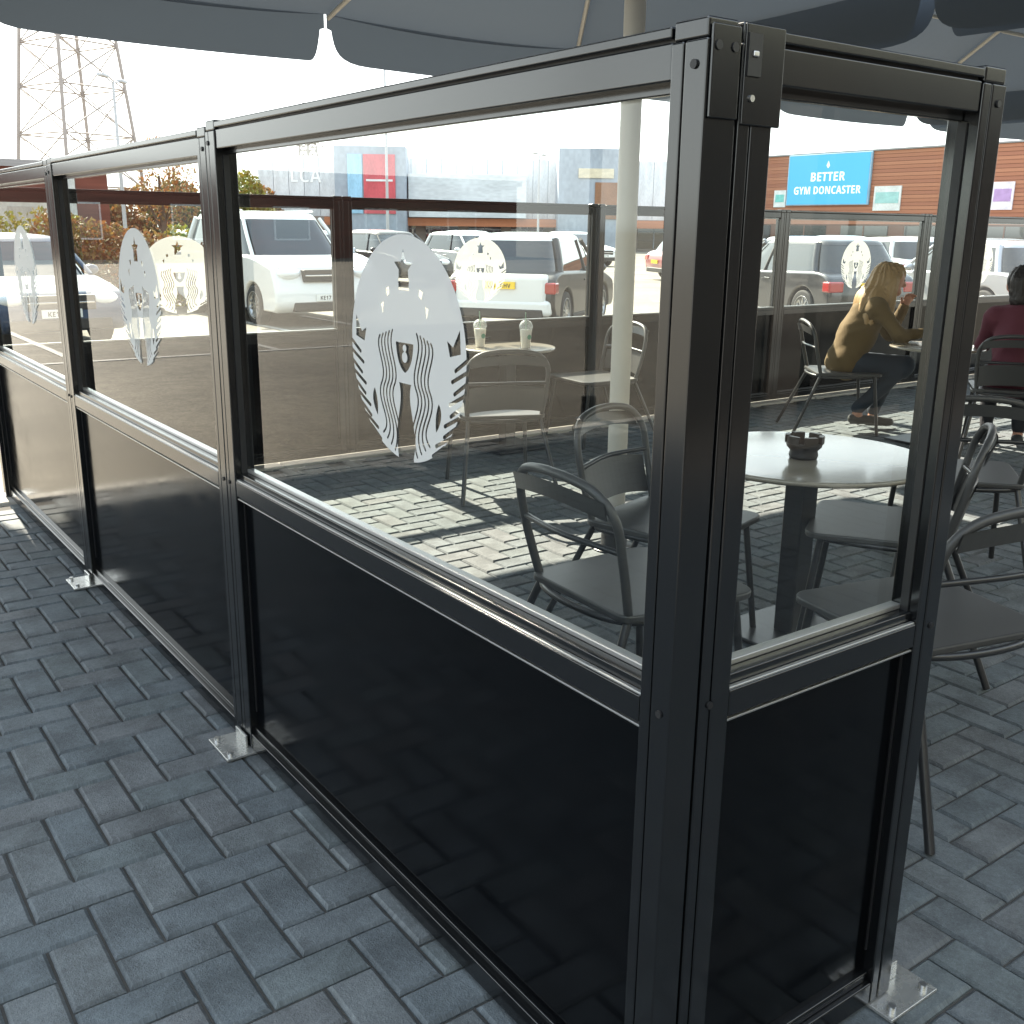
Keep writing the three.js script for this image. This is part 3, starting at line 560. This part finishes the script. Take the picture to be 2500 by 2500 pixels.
// brick gym hall in the plane x = 62, facing the terrace
{
  const t = thing('gym_building', 'orange brick gym hall with a big light blue sign', 'building', [62, -0.1, -40], -Math.PI / 2);
  // local x runs to world +z... local z looks to world -x
  const core = std({ color: C(0.12, 0.05, 0.03), roughness: 0.9 });
  mesh('wall', box(-34, 30, 0, 6.95, -20, -0.06), core, t);
  const pl = [[0.38, 0.165, 0.095], [0.42, 0.19, 0.11], [0.35, 0.15, 0.09]].map(c => sm(...c, 0.85));
  for (let i = 0; i < 20; i++) mesh('cladding_board', box(-34, 30, 2.2 + i * 0.24, 2.2 + i * 0.24 + 0.225, -0.06, 0.0, 0.008), pl[(i * 7) % 3], t);
  mesh('parapet', box(-34.1, 30.1, 7.0, 7.12, -20, 0.1, 0.02), sm(0.3, 0.3, 0.3), t);
  for (let i = 0; i < 12; i++) { const x = -32 + i * 5.1; const w = mesh('shop_window', box(x, x + 3.8, 0.2, 2.1, -0.05, 0.02), carGlass, t); mesh('window_frame', box(x + 1.86, x + 1.94, 0.2, 2.1, 0.02, 0.06), core, w); }
  // local x = -(z world + 40)? with turn -90: local x -> world +z
  const sx = z => z + 40;
  const sign = canvasTex(1024, 512, (c, w, h) => {
    c.fillStyle = '#4fb2e0'; c.fillRect(0, 0, w, h); c.fillStyle = '#fff'; c.textAlign = 'center'; c.textBaseline = 'middle';
    c.beginPath(); c.moveTo(w / 2, 62); c.lineTo(w / 2 + 22, 112); c.lineTo(w / 2, 142); c.lineTo(w / 2 - 22, 112); c.fill();
    c.font = 'bold 128px sans-serif'; c.fillText('BETTER', w / 2, 226); c.font = 'bold 112px sans-serif'; c.fillText('GYM DONCASTER', w / 2, 366, 860);
  });
  const sg = mesh('sign_frame', box(sx(-51.45), sx(-44.35), 3.5, 7.0, 0.01, 0.2, 0.03), sm(0.3, 0.5, 0.65), t);
  mesh('sign_face', new THREE.PlaneGeometry(6.9, 3.36).translate(sx(-47.9), 5.25, 0.215), std({ map: sign, roughness: 0.5 }), sg);
  const poster = (z0, z1, y0, y1, c1, c2) => { const p = mesh('poster_board', box(sx(z0), sx(z1), y0, y1, 0.005, 0.08), sm(...c1), t); mesh('poster_band', box(sx(z0) + 0.15, sx(z1) - 0.15, y0 + 0.3 * (y1 - y0), y0 + 0.75 * (y1 - y0), 0.08, 0.1), sm(...c2), p); };
  poster(-44, -41.9, 3.1, 4.7, [0.72, 0.76, 0.74], [0.35, 0.62, 0.6]); poster(-52.7, -51.6, 3.4, 4.6, [0.75, 0.8, 0.78], [0.2, 0.6, 0.55]);
  poster(-35.5, -34.1, 3.1, 4.75, [0.75, 0.72, 0.78], [0.45, 0.3, 0.55]); poster(-32.6, -30.5, 3.2, 4.6, [0.2, 0.2, 0.5], [0.3, 0.35, 0.65]);
}
// long low brick range at the left, seen mostly as a reflection
{
  const t = thing('brick_building', 'low red brick building with white gable beyond the hedge', 'building', [0, -0.1, -50]);
  const bt = noiseTex(512, [[8, 0.3], [64, 0.4], [160, 0.3]], v => [0.62 + 0.3 * (v - 0.5), 0.62 + 0.3 * (v - 0.5), 0.62 + 0.3 * (v - 0.5)]); bt.repeat.set(0.3, 0.3);
  mesh('wall', box(-36, 12.8, 0, 4.0, -9, 0), std({ color: C(0.42, 0.13, 0.085), roughness: 0.9, map: bt }), t);
  mesh('fascia', box(-36.2, 13, 4.0, 4.3, -9.2, 0.25), sm(0.3, 0.28, 0.27), t);
  mesh('white_gable', box(10.2, 11.3, 1.9, 4.02, 0, 0.3, 0.03), sm(0.75, 0.74, 0.7), t);
  for (let i = 0; i < 9; i++) { const x = -33 + i * 5.2; const w = mesh('window', box(x, x + 1.8, 1.0, 2.5, 0.01, 0.06), carGlass, t); mesh('window_frame', join([box(x - 0.08, x, 0.92, 2.58, 0.01, 0.1), box(x + 1.8, x + 1.88, 0.92, 2.58, 0.01, 0.1), box(x, x + 1.8, 2.5, 2.58, 0.01, 0.1), box(x, x + 1.8, 0.92, 1.0, 0.01, 0.1)]), sm(0.75, 0.75, 0.73), w); }
}
// white site wall far left behind the hedge
{
  const t = thing('white_cabin', 'small white cabin behind the yellow hedge at the left', 'cabin', [5.6, -0.1, -33]);
  mesh('wall', box(-1.2, 0.9, 0, 2.5, -1.5, 0, 0.02), sm(0.72, 0.7, 0.64), t);
  mesh('roof', box(-1.4, 1.1, 2.5, 2.62, -1.7, 0.2, 0.02), sm(0.3, 0.28, 0.26), t);
  mesh('door', box(-0.3, 0.5, 0.05, 2.1, 0.002, 0.05), sm(0.55, 0.52, 0.46), t);
}

// ---------- planting ----------
function leaves(n, blobs, size, cols) {
  const P = new Float32Array(n * 18), Nn = new Float32Array(n * 18), K = new Float32Array(n * 18); const e = V(0, 0, 0), u = V(0, 0, 0), w = V(0, 0, 0), nn = V(0, 0, 0);
  const vol = blobs.map(b => b[3] * b[4] * b[5]), tot = vol.reduce((a, b) => a + b, 0);
  for (let i = 0; i < n; i++) {
    let q = rnd() * tot, k = 0; while (k < blobs.length - 1 && (q -= vol[k]) > 0) k++;
    const b = blobs[k]; e.set(rr(-1, 1), rr(-1, 1), rr(-1, 1)); while (e.lengthSq() > 1) e.set(rr(-1, 1), rr(-1, 1), rr(-1, 1));
    e.multiplyScalar(Math.pow(e.length() + 1e-3, -0.45)); e.set(b[0] + e.x * b[3], b[1] + e.y * b[4], b[2] + e.z * b[5]);
    nn.set(rr(-1, 1), rr(-0.2, 1), rr(-1, 1)).normalize(); u.set(rr(-1, 1), rr(-1, 1), rr(-1, 1)).cross(nn).normalize(); w.crossVectors(nn, u);
    const s = size * rr(0.6, 1.3), c = cols[Math.floor(rnd() * cols.length)], v = rr(0.75, 1.25);
    const q4 = [e.clone().addScaledVector(u, -s), e.clone().addScaledVector(w, -s * 0.5), e.clone().addScaledVector(u, s), e.clone().addScaledVector(w, s * 0.5)];
    [0, 1, 2, 0, 2, 3].forEach((id, j) => { const o = i * 18 + j * 3; P[o] = q4[id].x; P[o + 1] = q4[id].y; P[o + 2] = q4[id].z; Nn[o] = nn.x; Nn[o + 1] = nn.y; Nn[o + 2] = nn.z; K[o] = c[0] * v; K[o + 1] = c[1] * v; K[o + 2] = c[2] * v; });
  }
  const g = new THREE.BufferGeometry(); g.setAttribute('position', new THREE.BufferAttribute(P, 3)); g.setAttribute('normal', new THREE.BufferAttribute(Nn, 3)); g.setAttribute('color', new THREE.BufferAttribute(K, 3)); return g;
}
const leafMat = phy({ vertexColors: true, roughness: 0.8, transmission: 0.35, thickness: 0, side: THREE.DoubleSide });
const bark = std({ color: C(0.09, 0.07, 0.05), roughness: 0.95 });
function shrub(name, label, category, pos, blobs, n, size, cols, group) {
  const t = thing(name, label, category, pos, 0, group);
  mesh('foliage', leaves(n, blobs, size, cols), leafMat, t);
  const tr = Math.max(...blobs.map(b => b[1]));
  mesh(category === 'tree' ? 'trunk' : 'stem', join([tube([[0, 0, 0], [0.05, tr * 0.4, 0.03], [-0.04, tr * 0.8, 0]], category === 'tree' ? 0.14 : 0.04, 10, 7), ...blobs.map(b => rod([0, Math.min(tr * 0.35, b[1] * 0.6), 0], [b[0], b[1], b[2]], category === 'tree' ? 0.06 : 0.02, 5))]), bark, t);
  return t;
}
const orange = [[0.30, 0.12, 0.03], [0.26, 0.16, 0.04], [0.2, 0.09, 0.03], [0.22, 0.17, 0.06]], yg = [[0.26, 0.24, 0.03], [0.2, 0.22, 0.03], [0.3, 0.22, 0.02]], grn = [[0.08, 0.12, 0.03], [0.12, 0.15, 0.04], [0.1, 0.1, 0.03]];
shrub('hedge', 'yellow green hedge at the left picture edge above the blue car', 'hedge', [3.0, -0.09, -20.8], Array.from({ length: 7 }, (_, i) => [-1.9 + i * 0.5, 0.9 + 0.1 * (i % 2), 0, 0.5, 0.95, 0.5]), 5000, 0.06, yg, 'hedges behind the blue car');
shrub('hedge', 'orange autumn hedge behind the blue car', 'hedge', [4.75, -0.09, -20.3], Array.from({ length: 8 }, (_, i) => [-1.1 + i * 0.3, 0.95 - 0.03 * i, 0, 0.45, 0.95 - 0.03 * i, 0.55]), 7000, 0.055, orange, 'hedges behind the blue car');
shrub('shrub', 'bright green shrub at the right end of the orange hedge', 'shrub', [6.15, -0.09, -20.6], [[0, 0.8, 0, 0.5, 0.85, 0.45], [0.4, 0.6, 0.1, 0.4, 0.6, 0.4]], 2600, 0.055, [...yg, [0.14, 0.2, 0.04]], 'shrubs');
shrub('shrub', 'small yellow green shrub beside the white off-roader', 'shrub', [8.6, -0.09, -19.6], [[0, 0.6, 0, 0.4, 0.75, 0.4], [0.3, 0.45, 0, 0.3, 0.5, 0.3]], 1600, 0.05, [...yg, ...grn], 'shrubs');
shrub('tree', 'yellow leaved tree left of the retail block', 'tree', [21.2, -0.1, -54.6], [[0, 3.0, 0, 1.1, 1.5, 1.0], [0.7, 2.2, 0.2, 0.9, 1.1, 0.8], [-0.7, 2.3, 0, 0.8, 1.2, 0.8]], 3500, 0.13, yg, 'trees');
for (let i = 0; i < 5; i++) shrub('tree', ['dark distant tree just right of the brick building', 'second dark distant tree right of the brick building', 'third dark distant tree, with a low crown', 'fourth dark distant tree, mid of the far tree row', 'last dark distant tree before the second post'][i], 'tree', [20.5 + i * 2.6, -0.1, -82 + i * 1.4], [[0, 2.2 + (i * 37 % 5) * 0.25, 0, 1.7, 1.7, 1.6], [1.2, 1.8, 0, 1.3, 1.3, 1.2], [-1.2, 1.7, 0.3, 1.4, 1.3, 1.2]], 1800, 0.22, i % 3 === 1 ? orange : grn, 'distant tree row');
for (const [x, z, h, l] of [[13.9, -46, 5.4, 'thin orange leaved tree beside the brick building'], [15.2, -47, 4.6, 'second thin orange leaved tree beside the brick building']])
  shrub('tree', l, 'tree', [x, -0.1, z], [[0, h * 0.68, 0, 0.9, h * 0.32, 0.8], [0.5, h * 0.5, 0, 0.7, h * 0.25, 0.6], [-0.5, h * 0.45, 0, 0.6, h * 0.22, 0.6]], 1100, 0.09, orange, 'trees');

// ---------- pylons and lamp posts ----------
function pylon(label, pos, h, w0, w1, r, turn) {
  const t = thing('electricity_pylon', label, 'pylon', pos, turn, 'lattice pylons'), m = std({ color: C(0.3, 0.26, 0.23), roughness: 0.7 });
  const hw = y => { const k = y / h; return (w0 * (1 - k) + w1 * k) / 2; };
  const lv = []; let y = 0; while (y < h) { lv.push(y); y += Math.max(1.2, hw(y) * 1.15); } lv.push(h);
  for (const [a, b] of [[1, 1], [1, -1], [-1, 1], [-1, -1]]) mesh('leg', rod([a * hw(0), 0, b * hw(0)], [a * hw(h), h, b * hw(h)], r * 1.5, 6), m, t);
  const br = [];
  for (let i = 0; i < lv.length - 1; i++) {
    const p = hw(lv[i]), q = hw(lv[i + 1]), a = lv[i], b = lv[i + 1];
    for (let k = 0; k < 4; k++) {
      const rot = v => { for (let j = 0; j < k; j++) v = [v[2], v[1], -v[0]]; return v; };
      br.push(rod(rot([-p, a, p]), rot([q, b, q]), r * 0.7, 4), rod(rot([p, a, p]), rot([-q, b, q]), r * 0.7, 4), rod(rot([-q, b, q]), rot([q, b, q]), r * 0.7, 4));
    }
  }
  mesh('bracing', join(br), m, t);
  const arms = []; for (const yy of [h * 0.7, h * 0.84, h * 0.97]) for (const s of [-1, 1]) arms.push(rod([s * hw(yy), yy, 0], [s * (hw(yy) + h * 0.13), yy + 0.2, 0], r, 5), rod([s * hw(yy + 1.5), yy + 1.5, 0], [s * (hw(yy) + h * 0.13), yy + 0.2, 0], r, 5));
  mesh('cross_arm', join(arms), m, t);
  return t;
}
pylon('tall grey lattice pylon at the upper left', [23.1, -0.1, -96], 40, 8.0, 1.6, 0.1, 0.35);
pylon('small far lattice pylon above the pale retail wall', [83.8, -0.1, -180], 22, 4.2, 1.2, 0.12, 0.3);
function lamp(label, x, z, h, turn) {
  const t = thing('street_lamp', label, 'street lamp', [x, -0.1, z], turn, 'car park lamp posts'), m = std({ color: C(0.4, 0.41, 0.42), roughness: 0.5, metalness: 0.3 });
  mesh('post', new THREE.CylinderGeometry(0.05, 0.09, h, 12).translate(0, h / 2, 0), m, t);
  for (const s of [-1, 1]) { mesh('arm', rod([0, h - 0.05, 0], [s * 0.7, h + 0.08, 0], 0.03, 6), m, t); mesh('lamp_head', box(s * 0.85 - 0.28, s * 0.85 + 0.28, h + 0.05, h + 0.17, -0.13, 0.13, 0.04), m, t); }
  return t;
}
lamp('thin lamp post with two arms right of the tall pylon', 11.25, -42.3, 6.9, 0.9);
lamp('thin lamp post in front of the red and blue shop tower', 28.2, -51.4, 12, 0.6);
lamp('thin lamp post in front of the pale retail wall', 41.5, -55, 6.2, 0.6);

// ---------- people ----------
function sdfGeo(bones, k, c, half, res) {
  const mc = new MarchingCubes(res, leafMat, false, false, 160000); mc.isolation = 0;
  const n = res, hf = n / 2, fld = mc.field;
  const pre = bones.map(([a, b, ra, rb]) => { const d = [b[0] - a[0], b[1] - a[1], b[2] - a[2]]; return [a, d, d[0] * d[0] + d[1] * d[1] + d[2] * d[2] + 1e-9, ra, rb]; });
  for (let z = 0; z < n; z++) for (let y = 0; y < n; y++) for (let x = 0; x < n; x++) {
    const px = c[0] + (x - hf) / hf * half, py = c[1] + (y - hf) / hf * half, pz = c[2] + (z - hf) / hf * half;
    let s = 1;
    for (const [a, d, l2, ra, rb] of pre) {
      const ax = px - a[0], ay = py - a[1], az = pz - a[2];
      let t = (ax * d[0] + ay * d[1] + az * d[2]) / l2; t = t < 0 ? 0 : t > 1 ? 1 : t;
      const ex = ax - d[0] * t, ey = ay - d[1] * t, ez = az - d[2] * t, dist = Math.sqrt(ex * ex + ey * ey + ez * ez) - (ra + (rb - ra) * t);
      const h = Math.max(k - Math.abs(s - dist), 0) / k; s = Math.min(s, dist) - h * h * k * 0.25;
    }
    fld[x + y * n + z * n * n] = -s;
  }
  mc.update();
  const cnt = mc.count, P = new Float32Array(mc.positionArray.slice(0, cnt * 3)), Nn = new Float32Array(mc.normalArray.slice(0, cnt * 3));
  for (let i = 0; i < cnt * 3; i++) P[i] = P[i] * half + c[i % 3];
  const g = new THREE.BufferGeometry(); g.setAttribute('position', new THREE.BufferAttribute(P, 3)); g.setAttribute('normal', new THREE.BufferAttribute(Nn, 3)); return g;
}
const weld = g => { g.deleteAttribute('normal'); const w = mergeVertices(g, 1e-4); w.computeVertexNormals(); return w; };
const skin = std({ color: C(0.48, 0.24, 0.16), roughness: 0.55 });
// seated figure; local x is the way the person looks, y up, origin on the floor below the hips
function person(label, pos, turn, o) {
  const t = thing('person', label, 'person', pos, turn, 'people sitting on the terrace');
  const hipY = 0.55, sh = o.shoulder, hd = o.head, J = {};
  const body = [], hands = [[], []]; let hs = 0;
  const bone = (a, b, ra, rb) => body.push([a, b, ra, rb]), hand = (a, b, ra, rb) => hands[hs].push([a, b, ra, rb]);
  const limb = { top: [], trousers: [], shoes: [] };
  const both = (set, a, b, ra, rb, g = 0.014) => { bone(a, b, ra, rb); limb[set].push([a, b, ra + g, rb + g]); };
  const dir = [hd[0] - sh[0], hd[1] - sh[1], 0];
  both('top', [0, hipY, -0.06], [0, hipY, 0.06], 0.115, 0.115, 0.016);
  both('top', [0.0, hipY + 0.03, 0], [sh[0] * 0.5, (hipY + sh[1]) / 2, 0], 0.12, 0.125, 0.018);
  both('top', [sh[0] * 0.5, (hipY + sh[1]) / 2, 0], [sh[0], sh[1] - 0.06, 0], 0.125, 0.115, 0.018);
  both('top', [sh[0], sh[1] - 0.03, -0.14], [sh[0], sh[1] - 0.03, 0.14], 0.062, 0.062, 0.018);
  bone([sh[0], sh[1], 0], [hd[0] - 0.02, hd[1] - 0.1, 0], 0.052, 0.05);
  // head: cranium, jaw, nose, ears
  bone([hd[0] - 0.025, hd[1] + 0.02, 0], [hd[0] + 0.02, hd[1] + 0.02, 0], 0.088, 0.08);
  bone([hd[0] + 0.03, hd[1] - 0.06, 0], [hd[0] + 0.052, hd[1] - 0.085, 0], 0.05, 0.036);
  bone([hd[0] + 0.092, hd[1] - 0.0, 0], [hd[0] + 0.108, hd[1] - 0.035, 0], 0.012, 0.016);
  for (const s of [-1, 1]) {
    bone([hd[0] - 0.01, hd[1] - 0.01, s * 0.082], [hd[0] - 0.012, hd[1] - 0.035, s * 0.084], 0.018, 0.013);
    const k = s < 0 ? o.kneeA : o.kneeB, an = s < 0 ? o.ankleA : o.ankleB;
    both('trousers', [0.02, hipY - 0.01, s * 0.085], [k[0], k[1], s * k[2]], 0.09, 0.062);
    both('trousers', [k[0], k[1], s * k[2]], [an[0], an[1] + 0.05, s * an[2]], 0.058, 0.036);
    bone([an[0], an[1] + 0.06, s * an[2]], [an[0], an[1], s * an[2]], 0.032, 0.034);
    both('shoes', [an[0] - 0.03, an[1] - 0.035, s * an[2]], [an[0] + 0.14, an[1] - 0.045, s * an[2]], 0.035, 0.026, 0.008);
    const e = s < 0 ? o.elbowA : o.elbowB, w = s < 0 ? o.wristA : o.wristB;
    both('top', [sh[0], sh[1] - 0.03, s * 0.17], [e[0], e[1], s * e[2]], 0.048, 0.04, 0.014);
    both('top', [e[0], e[1], s * e[2]], [w[0], w[1], s * w[2]], 0.038, 0.027, 0.012);
    // hand: palm and five curled fingers
    hs = s < 0 ? 0 : 1; hands[hs].centre = [w[0], w[1], s * w[2]];
    const d = V(w[0] - e[0], w[1] - e[1], s * (w[2] - e[2])).normalize(), W = V(w[0], w[1], s * w[2]), p = W.clone().addScaledVector(d, 0.07);
    const side = V(0, 0, 1).cross(d).normalize(), A3 = v => [v.x, v.y, v.z];
    hand(A3(W), A3(p), 0.026, 0.03);
    for (let f = 0; f < 4; f++) { const b = p.clone().addScaledVector(side, (f - 1.5) * 0.019), m1 = b.clone().addScaledVector(d, 0.038 - Math.abs(f - 1.3) * 0.005), m2 = m1.clone().addScaledVector(d, 0.02).add(V(0, -0.01, -s * 0.02)); hand(A3(b), A3(m1), 0.0095, 0.009); hand(A3(m1), A3(m2), 0.009, 0.008); }
    const th = W.clone().addScaledVector(d, 0.025).addScaledVector(side, 0.03); hand(A3(th), A3(th.clone().addScaledVector(d, 0.04).addScaledVector(side, 0.022)), 0.011, 0.009);
  }
  const c = [0.18, 0.7, 0];
  mesh('body', mergeGeometries([sdfGeo(body, 0.03, c, 0.78, 112), ...hands.map(h => sdfGeo(h, 0.006, h.centre, 0.17, 80))]), skin, t);
  const folds = (g, amp) => { // soft cloth folds
    const p = g.attributes.position, n = g.attributes.normal;
    for (let i = 0; i < p.count; i++) {
      const x = p.getX(i), y = p.getY(i), z = p.getZ(i), d = amp * (vn((x + y * 0.6) * 16 + 50, z * 9 + 70, 251) + 0.6 * vn((y - x * 0.4) * 30 + 20, z * 14 + 30, 251) - 0.8);
      p.setXYZ(i, x + n.getX(i) * d, y + n.getY(i) * d, z + n.getZ(i) * d);
    }
    g.computeVertexNormals(); return g;
  };
  mesh(o.topName, folds(weld(sdfGeo(limb.top, 0.05, c, 0.78, 100)), 0.016), o.topMat, t);
  mesh('trousers', folds(weld(sdfGeo(limb.trousers, 0.04, c, 0.78, 92)), 0.01), o.legMat, t);
  mesh('shoes', sdfGeo(limb.shoes, 0.02, c, 0.78, 100), std({ color: C(0.03, 0.035, 0.035), roughness: 0.6 }), t);
  const hb = o.hair(hd, sh);
  const hg = weld(sdfGeo(hb, 0.035, [hd[0] - 0.1, hd[1] - 0.18, 0], 0.45, 110)), hp = hg.attributes.position, hn = hg.attributes.normal;
  for (let i = 0; i < hp.count; i++) {
    const a = Math.atan2(hp.getZ(i), hp.getX(i) - hd[0] + 0.05 + 0.25 * Math.max(0, hd[1] - hp.getY(i))), d = 0.016 * (vn(a * 9 + 40, hp.getY(i) * 4 + 9, 251) - 0.5) + 0.01 * (vn(a * 24 + 90, hp.getY(i) * 7 + 3, 251) - 0.5);
    hp.setXYZ(i, hp.getX(i) + hn.getX(i) * d, hp.getY(i) + hn.getY(i) * d, hp.getZ(i) + hn.getZ(i) * d);
  }
  hg.computeVertexNormals();
  mesh('hair', hg, o.hairMat, t);
  for (const s of [-1, 1]) mesh('eye', new THREE.SphereGeometry(0.011, 10, 8).translate(hd[0] + 0.088, hd[1] + 0.005, s * 0.032), std({ color: C(0.05, 0.04, 0.03), roughness: 0.2 }), t);
  return t;
}
const weave = noiseTex(128, [[32, 0.5], [64, 0.5]], v => gray(v), false);
person('seated blonde woman with long hair and mustard top, hand near her face', [5.95, 0, -4.1], -36 * Math.PI / 180, {
  shoulder: [0.16, 1.02], head: [0.3, 1.19], kneeA: [0.42, 0.52, 0.1], kneeB: [0.44, 0.54, 0.1], ankleA: [0.3, 0.1, 0.09], ankleB: [0.12, 0.14, 0.06],
  elbowA: [0.4, 0.76, 0.18], wristA: [0.46, 0.98, 0.1], elbowB: [0.34, 0.78, 0.22], wristB: [0.54, 0.8, 0.14],
  topName: 'mustard_top', topMat: std({ color: C(0.12, 0.078, 0.028), roughness: 0.9 }), legMat: std({ color: C(0.03, 0.042, 0.06), roughness: 0.9 }),
  hairMat: std({ color: C(0.36, 0.23, 0.10), roughness: 0.5 }),
  hair: (h, s) => [[[h[0] - 0.04, h[1] + 0.045, 0], [h[0] + 0.015, h[1] + 0.05, 0], 0.1, 0.085], [[h[0] - 0.07, h[1] + 0.0, 0], [h[0] - 0.14, h[1] - 0.16, 0], 0.1, 0.115], [[h[0] - 0.14, h[1] - 0.16, -0.04], [h[0] - 0.2, h[1] - 0.34, -0.05], 0.11, 0.085], [[h[0] - 0.14, h[1] - 0.16, 0.05], [h[0] - 0.19, h[1] - 0.33, 0.06], 0.11, 0.085],
    [[h[0] - 0.02, h[1] - 0.0, -0.085], [h[0] - 0.04, h[1] - 0.24, -0.11], 0.04, 0.035], [[h[0] - 0.02, h[1] - 0.0, 0.085], [h[0] - 0.04, h[1] - 0.26, 0.11], 0.045, 0.04]],
});
person('person in maroon jacket seen from behind at the right picture edge', [6.21, 0, -2.87], 32 * Math.PI / 180, {
  shoulder: [0.14, 1.0], head: [0.24, 1.2], kneeA: [0.42, 0.53, 0.11], kneeB: [0.43, 0.53, 0.11], ankleA: [0.36, 0.1, 0.1], ankleB: [0.3, 0.1, 0.12],
  elbowA: [0.3, 0.76, 0.2], wristA: [0.5, 0.82, 0.1], elbowB: [0.32, 0.78, 0.22], wristB: [0.46, 0.98, 0.12],
  topName: 'maroon_jacket', topMat: std({ color: C(0.10, 0.022, 0.035), roughness: 0.85 }), legMat: std({ color: C(0.02, 0.022, 0.028), roughness: 0.9 }),
  hairMat: std({ color: C(0.025, 0.02, 0.018), roughness: 0.5 }),
  hair: (h, s) => [[[h[0] - 0.04, h[1] + 0.045, 0], [h[0] + 0.015, h[1] + 0.05, 0], 0.096, 0.082], [[h[0] - 0.07, h[1] + 0.01, 0], [h[0] - 0.09, h[1] - 0.1, 0], 0.09, 0.07]],
});

renderer.render(scene, camera);
